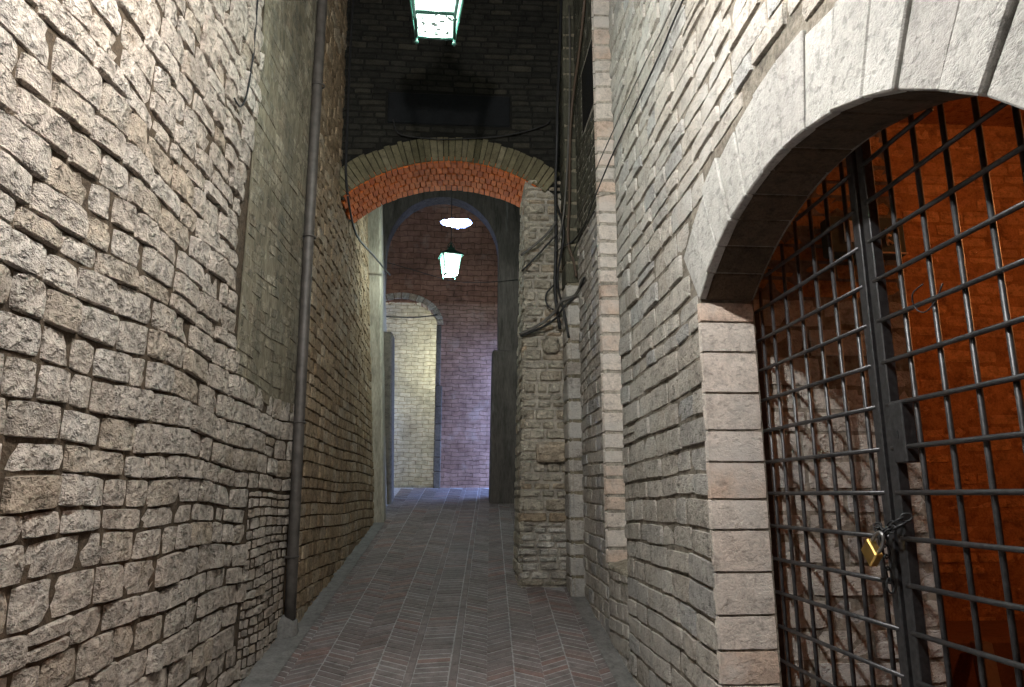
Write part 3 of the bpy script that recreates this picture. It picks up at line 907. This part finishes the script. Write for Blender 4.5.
tag(slab('floor_store', [((RIN - .1, -1.0, -1.7), (6.4, 5.8, -1.5))], 'room_floor'), kind='structure')
tag(box('store_ledge', (2.9, 4.9, -1.5), (6.2, 5.6, -.95), 'room_floor', bev=.03), kind='structure')
bpy.data.objects['store_ledge'].name = 'trim_1'

# ================================================================== FLOOR BRICKS
def brick_floor():
    margin = mesh_obj('cement_margin', [(LX(3), 3, fz(3) + .012), (LX(3) + .2, 3, fz(3) + .012), (-1.0, 9.9, fz(9.9) + .012), (-1.25, 9.9, fz(9.9) + .012)],
                      [(0, 1, 2, 3)], 'cement', fl, tint=(.5, .5, .5))
    mesh_obj('cement_margin', [(1.0, 3, fz(3) + .012), (1.2, 3, fz(3) + .012), (1.2, 6.8, fz(6.8) + .012), (.98, 6.8, fz(6.8) + .012)],
             [(0, 1, 2, 3)], 'cement', fl, tint=(.5, .5, .5))
    drift = lambda x, y: x + .05 * (y - 4.8) * (1 - min(1, abs(x + .2) / 1.3) * .6)
    st = [-.345, -.06]
    edges = [st[0] - .185 * k for k in range(5, 0, -1)] + [st[0]]
    cols = [(edges[i], edges[i + 1], (1 if i % 2 else -1) * .62) for i in range(5)]
    cols.append((st[0] + .06, st[1], .12))
    e2 = [st[1] + .06 + .183 * k for k in range(7)]
    cols += [(e2[i], e2[i + 1], (1 if i % 2 else -1) * .62) for i in range(6)]
    cand = []
    def visible(x, y): 
        if y > 7.5 and x < 1.04 and x > 0: return True
        if y > 6.8 and x > .56: return False
        return x > LX(y) + .06 - (0 if y < 5.8 else -.06) and x < 1.1
    for (x0, x1, s) in cols:
        y = 3.3
        while y < 13.1:
            t = .078
            cand.append((x0, x1, y, s, t)); y += t
    groups = {}
    pool = []
    for (x0, x1, y, s, t) in cand:
        a0, a1 = drift(x0, y) + .0015, drift(x1, y) - .0015
        if not visible((a0 + a1) / 2, y): continue
        k = abs(s) * (x1 - x0)
        ya, yb = (y, y + s * (x1 - x0))
        g = .0075
        lift = .003 + rng.uniform(-.002, .003)
        c8 = [(a0, ya + g, 0), (a1, yb + g, 0), (a1, yb + t - g, 0), (a0, ya + t - g, 0)]
        lo = [(x, yy, fz(yy) - .02) for x, yy, _ in c8]; hi = [(x, yy, fz(yy) + lift) for x, yy, _ in c8]
        pool.append((lo + hi))
    for sx in st:
        y = 3.3
        while y < 13.0:
            L = rng.uniform(.2, .27)
            a0, a1 = drift(sx, y) + .004, drift(sx + .06, y) - .004
            b0, b1 = drift(sx, y + L) + .004, drift(sx + .06, y + L) - .004
            lo = [(a0, y + .004, fz(y) - .02), (a1, y + .004, fz(y) - .02), (b1, y + L - .004, fz(y + L) - .02), (b0, y + L - .004, fz(y + L) - .02)]
            pool.append(lo + [(p[0], p[1], p[2] + .024) for p in lo]); y += L
    Pf = Pieces('brick', 'floor_brick', fl, 300)
    for c8 in pool:
        vs, fs = hexa(c8, .004)
        Pf.add(vs, fs, smooth=False)
    Pf.build()
brick_floor()

# ================================================================== GATE
GX = RX + .285
def bar(name, p, q, r, parent, mat='iron', n=8):
    return tube(name, [p, q], r, mat, parent, n, sub=1)
def arch_z(y, pad=.0): return AZ + math.sqrt(max(0, (AR - pad) ** 2 - (y - AC) ** 2))
zh = [.706 - .1395 * k for k in range(17)]
zup = [.706 + .1395 * k for k in range(1, 4)]
def leaf(y0, y1, ys, label, hinge_far):
    t = empty('iron_gate_leaf', (GX, (y0 + y1) / 2, -1.5))
    tag(t, label, 'gate', 'leaves of the iron gate')
    for yy in (y0, y1):
        wd_ = .042 if abs(yy - 2.24) < .08 else .03
        box('stile', (GX - .018, yy - wd_ / 2, -1.5), (GX + .018, yy + wd_ / 2, arch_z(yy) + (.05 if wd_ > .04 else .01)), 'iron', t, .003)
    for yy in ys:
        bar('vertical_bar', (GX, yy, -1.48), (GX, yy, arch_z(yy) + .03), .0085, t)
    for z in zh + zup:
        if z < -1.48: continue
        if z > SPR:
            w = math.sqrt(max(0, AR ** 2 - (z - AZ) ** 2)); a, b = max(y0, AC - w - .02), min(y1, AC + w + .02)
        else:
            a, b = y0, y1
        if b - a < .08: continue
        bar('horizontal_bar', (GX - .014, a, z), (GX - .014, b, z), .008, t)
    return t
g1 = leaf(2.268, 3.205, [3.125, 3.01, 2.872, 2.738, 2.605, 2.478, 2.350], 'iron bar gate leaf further from the camera, its shadow falling on pale stone', True)
g2 = leaf(1.30, 2.205, [2.078, 1.938, 1.806, 1.674, 1.545, 1.415], 'iron bar gate leaf nearer the camera, with the lock plate on its stile', False)
box('lock_plate', (GX - .024, 2.12, .10), (GX + .02, 2.186, .29), 'iron', g2, .004)
box('keyhole', (GX - .027, 2.148, .175), (GX - .023, 2.156, .20), 'cable_black', g2, .001)
# chain and padlock
ch = empty('chain', (GX - .05, 2.23, -.3)); tag(ch, 'dark iron chain wound around the two meeting gate stiles', 'chain')
def link(c, d, up, L=.036, w=.012, r=.0034):
    c, d, up = (np.array(x, float) for x in (c, d, up)); d /= np.linalg.norm(d)
    up = up - d * (up @ d); up /= np.linalg.norm(up)
    pts = []
    for k in range(10):
        a = 2 * math.pi * k / 10
        pts.append(c + d * (L / 2) * math.cos(a) + up * w * math.sin(a))
    tube('chain_link', pts, r, 'dark_iron', ch, 6, True, 1)
loops = [(GX - .035, 2.30, -.10), (GX - .045, 2.27, -.115), (GX - .048, 2.245, -.112), (GX - .048, 2.22, -.10), (GX - .046, 2.19, -.085), (GX - .035, 2.165, -.07), (GX - .01, 2.155, -.062)]
def chain_along(pts):
    P = [np.array(p, float) for p in pts]
    for i in range(len(P) - 1):
        d = P[i + 1] - P[i]
        link((P[i] + P[i + 1]) / 2, d, (0, 0, 1) if i % 2 else (1, 0, .3), L=np.linalg.norm(d) * 1.3)
chain_along(loops)
chain_along([(GX - .03, 2.31, -.09), (GX - .052, 2.265, -.10), (GX - .055, 2.235, -.125), (GX - .054, 2.205, -.105), (GX - .05, 2.178, -.10), (GX - .03, 2.158, -.085)])
chain_along([(GX - .045, 2.262, -.12), (GX - .042, 2.258, -.155), (GX - .04, 2.257, -.19), (GX - .04, 2.256, -.225), (GX - .04, 2.254, -.26), (GX - .04, 2.252, -.295)])
pk = empty('padlock', (GX - .075, 2.28, -.205)); tag(pk, 'brass padlock with steel shackle hanging from the gate chain', 'padlock')
d = np.array([0, .075, -.066]); d /= np.linalg.norm(d)          # hangs tilted
s_ = np.cross(d, X_); s_ /= np.linalg.norm(s_)
ctr = np.array([GX - .078, 2.272, -.178])
c8 = []
for w in (d * .03, -d * .03):
    for (a, b) in ((-1, -1), (1, -1), (1, 1), (-1, 1)):
        c8.append(ctr + w + s_ * .034 * a + X_ * .014 * b)
vs, fs = hexa(c8, .004)
import bmesh
body = mesh_obj('body', vs, fs, 'brass', pk)
bm = bmesh.new(); bm.from_mesh(body.data); bmesh.ops.recalc_face_normals(bm, faces=bm.faces); bm.to_mesh(body.data); bm.free()
sh = [ctr - d * .028 + s_ * .022, ctr - d * .06 + s_ * .022, ctr - d * .082 + s_ * .014, ctr - d * .09, ctr - d * .082 - s_ * .014, ctr - d * .06 - s_ * .022, ctr - d * .028 - s_ * .022]
tube('shackle', sh, .006, 'steel', pk, 8, False, 4)

# emergency box in the store
eb = empty('emergency_box', (1.98, 3.20, 1.16)); tag(eb, 'dark green box with two panels on the orange wall behind the gate', 'box')
box('body', (1.79, 3.17, 1.155), (2.175, 3.262, 1.35), 'box_green', eb, .008)
box('pale_panel', (1.862, 3.164, 1.215), (1.912, 3.172, 1.325), 'box_panel', eb, .002)
box('lower_rim', (2.03, 3.162, 1.158), (2.175, 3.171, 1.166), 'box_sign', eb, .002)
pts = [(2.075, 1.29), (2.085, 1.262), (2.075, 1.235), (2.08, 1.20)]
for ax, bx_ in ((pts[0], pts[1]), (pts[1], pts[2]), (pts[2], pts[3]), ((2.06, 1.27), (2.10, 1.25)), ((2.075, 1.235), (2.105, 1.21))):
    bar('pictogram', (ax[0], 3.168, ax[1]), (bx_[0], 3.168, bx_[1]), .006, eb, 'box_sign', 6)
# loop of wire on the gate
tag(tube('wire_loop', [(GX - .02, 1.95, .62), (GX - .03, 1.99, .60), (GX - .02, 2.0, .56), (GX - .02, 1.96, .535), (GX - .015, 1.915, .555), (GX - .01, 1.88, .60)], .0022, 'cable_black'),
    'thin black wire loop twisted round the near gate leaf', 'wire')
pl_ = mesh_obj('wooden_post', *hexa([(3.15, 4.3, -1.5), (3.25, 4.3, -1.5), (3.25, 4.4, -1.5), (3.15, 4.4, -1.5), (3.42, 4.75, -.95), (3.52, 4.75, -.95), (3.52, 4.85, -.95), (3.42, 4.85, -.95)], .01), 'wood')
tag(pl_, 'short wooden post leaning in the dark store behind the gate', 'post')

# ================================================================== LANTERNS
def lantern(loc, rotz, power, label, ceil_z, radius=.045, lightcol=(.86, 1.0, .92), slim=1.0, scale=1.0):
    t = empty('lantern', loc); t.rotation_euler = (0, 0, rotz); t.scale = (scale,) * 3
    ceil_z = loc[2] + (ceil_z - loc[2]) / scale
    tag(t, label, 'lantern', 'hanging street lanterns')
    L = Vector(loc)
    def part(name, vs, fs, mat, par=None, smooth=False):
        vs = np.array(vs) + np.array(loc)
        return mesh_obj(name, vs, fs, mat, par or t, smooth=smooth)
    b, e, h = .115, .17, .36
    cs = [(-1, -1), (1, -1), (1, 1), (-1, 1)]
    # base frame and its glass
    for k in range(4):
        p, q = cs[k], cs[(k + 1) % 4]
        vs, fs = tube_geo([(p[0] * b, p[1] * b, 0), (q[0] * b, q[1] * b, 0)], .011 * slim, 6, False, 1); part('base_rail', vs, fs, 'lantern_green')
        vs, fs = tube_geo([(p[0] * e, p[1] * e, h), (q[0] * e, q[1] * e, h)], .015, 6, False, 1); part('top_rail', vs, fs, 'lantern_green')
        vs, fs = tube_geo([(p[0] * b, p[1] * b, -.02), (p[0] * e, p[1] * e, h)], .010 * slim, 6, False, 1); part('corner_post', vs, fs, 'lantern_green')
        o = part('glass_pane', [(p[0] * b, p[1] * b, .01), (q[0] * b, q[1] * b, .01), (q[0] * e * .98, q[1] * e * .98, h - .01), (p[0] * e * .98, p[1] * e * .98, h - .01)], [(0, 1, 2, 3)], 'lantern_glass')
        a = []
        prof = [(.0, -.05), (.010, -.046), (.016, -.036), (.010, -.025), (.008, -.015)]
        vs = [(p[0] * b + r * math.cos(w), p[1] * b + r * math.sin(w), z) for r, z in prof for w in [2 * math.pi * i / 8 for i in range(8)]]
        fs = [(j * 8 + i, j * 8 + (i + 1) % 8, (j + 1) * 8 + (i + 1) % 8, (j + 1) * 8 + i) for j in range(len(prof) - 1) for i in range(8)]
        part('finial', vs, fs, 'lantern_green', smooth=True)
    part('base_glass', [(-b, -b, .004), (-b, b, .004), (b, b, .004), (b, -b, .004)], [(0, 1, 2, 3)], 'lantern_base_glass')
    # roof in two tiers, cap, ring
    prof = [(e + .03, h - .005), (e + .035, h + .012), (.10, h + .085), (.06, h + .12), (.055, h + .16), (.03, h + .175), (.022, h + .21), (.012, h + .225), (.012, h + .26)]
    vs = [(x * r, y * r, z) for r, z in prof for x, y in cs]
    fs = [(j * 4 + i, j * 4 + (i + 1) % 4, (j + 1) * 4 + (i + 1) % 4, (j + 1) * 4 + i) for j in range(len(prof) - 1) for i in range(4)]
    fs.append((3, 2, 1, 0))
    part('roof', vs, fs, 'lantern_green')
    for s in (-1, 1):
        vs, fs = tube_geo([(s * .05, 0, h + .15), (s * .062, 0, h + .20), (s * .03, 0, h + .25), (0, 0, h + .275)], .006, 6); part('scroll', vs, fs, 'lantern_green', smooth=True)
    vs, fs = tube_geo([(.022 * math.cos(2 * math.pi * k / 10), 0, h + .28 + .022 * math.sin(2 * math.pi * k / 10)) for k in range(10)], .005, 6, True, 1)
    part('hook_ring', vs, fs, 'lantern_green', smooth=True)
    vs, fs = tube_geo([(0, 0, h + .29), (0, 0, ceil_z - loc[2])], .007, 6, False, 1); part('hanging_rod', vs, fs, 'dark_iron')
    # bulb
    prof = [(.0, .06), (.028, .075), (.04, .11), (.036, .15), (.02, .20), (.02, .25)]
    vs = [(r * math.cos(w), r * math.sin(w), z) for r, z in prof for w in [2 * math.pi * i / 10 for i in range(10)]]
    fs = [(j * 10 + i, j * 10 + (i + 1) % 10, (j + 1) * 10 + (i + 1) % 10, (j + 1) * 10 + i) for j in range(len(prof) - 1) for i in range(10)]
    part('bulb', vs, fs, 'lantern_bulb', smooth=True)
    li = bpy.data.lights.new('lantern_light', 'POINT'); li.energy = power; li.color = lightcol; li.shadow_soft_size = radius
    lo = bpy.data.objects.new('lantern_light', li); C.objects.link(lo); lo.parent = t; lo.location = (0, 0, .09)
    return t
lantern((-.19, 3.78, 2.75), .02, P_NEAR, 'green lantern cut by the top edge, seen from below', 5.6)
lantern((-.175, 9.3, 2.93), .22, P_FAR, 'small green lantern hanging on a rod beyond the brick arch', 5.6, .05, scale=.75)
lantern((-.19, 1.55, 2.28), math.pi / 4, P_KEY, 'lantern overhead just above the camera, out of the picture', 5.6, .035, (1.0, .972, .935), .5)
lantern((-.1, 14.2, 2.7), .3, P_DOOR, 'lantern inside the room behind the far doorway', 4.4, .05, (.95, 1.0, .80))
# store lamp on a bracket
sl = empty('store_lamp', (4.8, 2.6, 2.4)); tag(sl, 'orange bulkhead lamp high in the store behind the gate', 'lamp')
vs, fs = tube_geo([(4.8, 2.6, 2.4), (4.8, 2.6, 3.3)], .012, 8, False, 1); mesh_obj('stem', vs, fs, 'dark_iron', sl)
prof = [(.01, 2.62), (.12, 2.56), (.13, 2.54), (.125, 2.53)]
vs = [(4.8 + r * math.cos(w), 2.6 + r * math.sin(w), z) for r, z in prof for w in [2 * math.pi * i / 14 for i in range(14)]]
fs = [(j * 14 + i, j * 14 + (i + 1) % 14, (j + 1) * 14 + (i + 1) % 14, (j + 1) * 14 + i) for j in range(3) for i in range(14)]
mesh_obj('lamp_shade', vs, fs, 'dark_iron', sl, smooth=True)
prof = [(.001, 2.36), (.04, 2.38), (.055, 2.43), (.04, 2.50), (.02, 2.55)]
vs = [(4.8 + r * math.cos(w), 2.6 + r * math.sin(w), z) for r, z in prof for w in [2 * math.pi * i / 10 for i in range(10)]]
fs = [(j * 10 + i, j * 10 + (i + 1) % 10, (j + 1) * 10 + (i + 1) % 10, (j + 1) * 10 + i) for j in range(4) for i in range(10)]
mesh_obj('bulb', vs, fs, 'orange_glass', sl, smooth=True)
li = bpy.data.lights.new('store_light', 'POINT'); li.energy = P_ROOM; li.color = (1.0, .40, .14); li.shadow_soft_size = .06
lo = bpy.data.objects.new('store_light', li); C.objects.link(lo); lo.parent = sl; lo.location = (0, 0, .03)

# ================================================================== DRAINPIPE AND CABLES
dpipe = empty('drainpipe', (-1.235, 5.66, fz(5.66))); tag(dpipe, 'dark brown metal drainpipe running down the left wall', 'drainpipe')
tube('pipe', [(-1.262, 5.52, 5.55), (-1.258, 5.54, 3.0), (-1.25, 5.58, 1.0), (-1.24, 5.66, fz(5.66) + .10)], .042, 'pipe_metal', dpipe, 14, False, 5)
for z, y in ((3.4, 5.535), (2.05, 5.555), (.55, 5.60), (-.45, 5.64)):
    tube('bracket', [(-1.25 + .048 * math.cos(a), y + .048 * math.sin(a), z) for a in [2 * math.pi * k / 12 for k in range(12)]], .008, 'pipe_metal', dpipe, 6, True, 1)
vs, fs = hexa([(-1.36, 5.52, fz(5.6) - .1), (-1.16, 5.56, fz(5.6) - .1), (-1.16, 5.78, fz(5.6) - .1), (-1.36, 5.78, fz(5.6) - .1),
               (-1.33, 5.59, fz(5.6) + .16), (-1.195, 5.61, fz(5.6) + .16), (-1.195, 5.73, fz(5.6) + .16), (-1.33, 5.73, fz(5.6) + .16)], .04, .01)
mesh_obj('concrete_foot', vs, fs, 'cement', dpipe, smooth=True)

def cable(pts, r, mat, label, name='cable'):
    tag(tube(name, pts, r, mat, None, 6), label, 'cable', 'cables strung along the walls')
fy = 6.785
cable([(-.749, fy, 3.816), (-.693, fy, 3.66), (-.466, fy - .01, 3.613), (-.179, fy - .02, 3.601), (.255, fy - .02, 3.64), (.568, fy - .01, 3.709), (.831, fy, 3.811), (.895, fy, 3.883)],
      .007, 'cable_black', 'black cable sagging above the brick arch ring')
cable([(.99, 6.49, 5.3), (.955, 6.49, 4.4), (.93, 6.50, 3.9), (.925, 6.55, 3.5), (.93, 6.74, 3.07), (.931, 6.76, 2.53), (.914, 6.76, 2.0), (.958, 6.76, 1.6)],
      .016, 'cable_black', 'thick black cable hanging down the right corner of the arch wall')
cable([(-1.225, fy, 5.3), (-1.225, fy, 4.46), (-1.215, fy, 3.77), (-1.205, fy, 3.22), (-1.175, fy + .01, 2.97)],
      .013, 'cable_black', 'black cable running down the left corner of the arch wall')
cable([(-1.175, 6.80, 2.95), (-1.17, 7.4, 2.78), (-1.13, 8.6, 2.95), (-1.05, 9.87, 3.10)], .012, 'cable_black', 'black cable crossing the brown stone wall below the arch')
cable([(1.085, 5.6, 4.6), (1.08, 6.0, 4.2), (1.06, 6.35, 3.85), (1.045, 6.47, 3.45), (1.03, 6.48, 2.85), (1.01, 6.48, 2.42), (1.06, 6.47, 2.2), (1.08, 6.46, 2.05)],
      .014, 'cable_brown', 'brown conduit bending down the pilaster by the pier')
cable([(1.06, 6.45, 5.0), (1.055, 6.46, 4.2), (1.02, 6.47, 3.3), (.97, 6.47, 2.7), (.93, 6.6, 2.45)], .010, 'cable_grey', 'grey cable coming down the pilaster to the tangle')
cable([(.575, 6.78, 2.365), (.715, 6.73, 2.463), (.847, 6.73, 2.594), (.93, 6.73, 2.715)], .014, 'cable_grey', 'upper grey cable slanting across the rubble pier')
cable([(.585, 6.78, 2.20), (.734, 6.73, 2.347), (.856, 6.73, 2.488), (.929, 6.73, 2.57)], .010, 'cable_black', 'thin black cable slanting under the grey one on the pier')
cable([(.56, 6.79, 1.55), (.745, 6.72, 1.63), (.895, 6.66, 1.75), (.945, 6.50, 1.82), (1.07, 6.46, 1.87), (1.10, 6.2, 1.95)], .016, 'cable_grey', 'lower grey cable bundle looping across the pier')
cable([(.57, 6.79, 1.53), (.76, 6.71, 1.60), (.90, 6.63, 1.68), (.955, 6.48, 1.75), (1.08, 6.45, 1.88), (1.095, 6.1, 1.93)], .011, 'cable_black', 'lower black cable bundle looping across the pier')
cable([(.93, 6.73, 2.40), (.98, 6.48, 2.37), (1.07, 6.44, 2.42), (1.085, 5.9, 2.37), (1.08, 5.48, 2.31)], .008, 'cable_black', 'black cable leaving the tangle along the right wall')
cable([(.90, 6.75, 2.05), (.822, 6.74, 1.95), (.831, 6.74, 1.84), (.89, 6.72, 1.79)], .009, 'cable_black', 'small black cable loop on the rubble pier')
cable([(.94, 6.74, 2.9), (.97, 6.48, 2.5), (.93, 6.70, 2.1), (.95, 6.48, 1.75), (1.0, 6.47, 1.45)], .012, 'cable_black', 'black cable twisting through the tangle by the pilaster')
cable([(1.085, 1.2, 2.44), (1.085, 3.07, 2.445), (1.085, 3.46, 2.43), (1.085, 4.17, 2.44), (1.085, 4.85, 2.46), (1.08, 5.46, 2.42), (1.08, 6.0, 2.37), (1.05, 6.45, 2.28)],
      .0055, 'cable_black', 'lower thin black wire running level along the right wall')
cable([(1.085, 1.2, 2.52), (1.085, 3.18, 2.53), (1.08, 3.87, 2.57), (1.08, 4.85, 2.62), (1.08, 5.46, 2.63), (1.07, 6.41, 2.56)], .004, 'cable_grey', 'upper thin grey wire running level along the right wall')
cable([(-1.335, 4.06, 3.6), (-1.335, 4.083, 2.81), (-1.335, 4.07, 2.616), (-1.332, 4.013, 2.38), (-1.33, 3.918, 2.25), (-1.335, 3.82, 2.245)], .006, 'cable_black', 'hooked black wire hanging on the left wall')
cable([(-1.30, 11.78, 3.92), (-.72, 11.76, 3.75), (-.14, 11.75, 3.60), (.45, 11.76, 3.60), (1.03, 11.78, 3.68)], .006, 'cable_black', 'thin black wire stretched across below the small lantern')
cable([(-1.75, 13.12, 3.31), (-.954, 13.12, 3.29), (-.48, 13.12, 3.35)], .012, 'cable_black', 'black cable across the head of the far doorway')
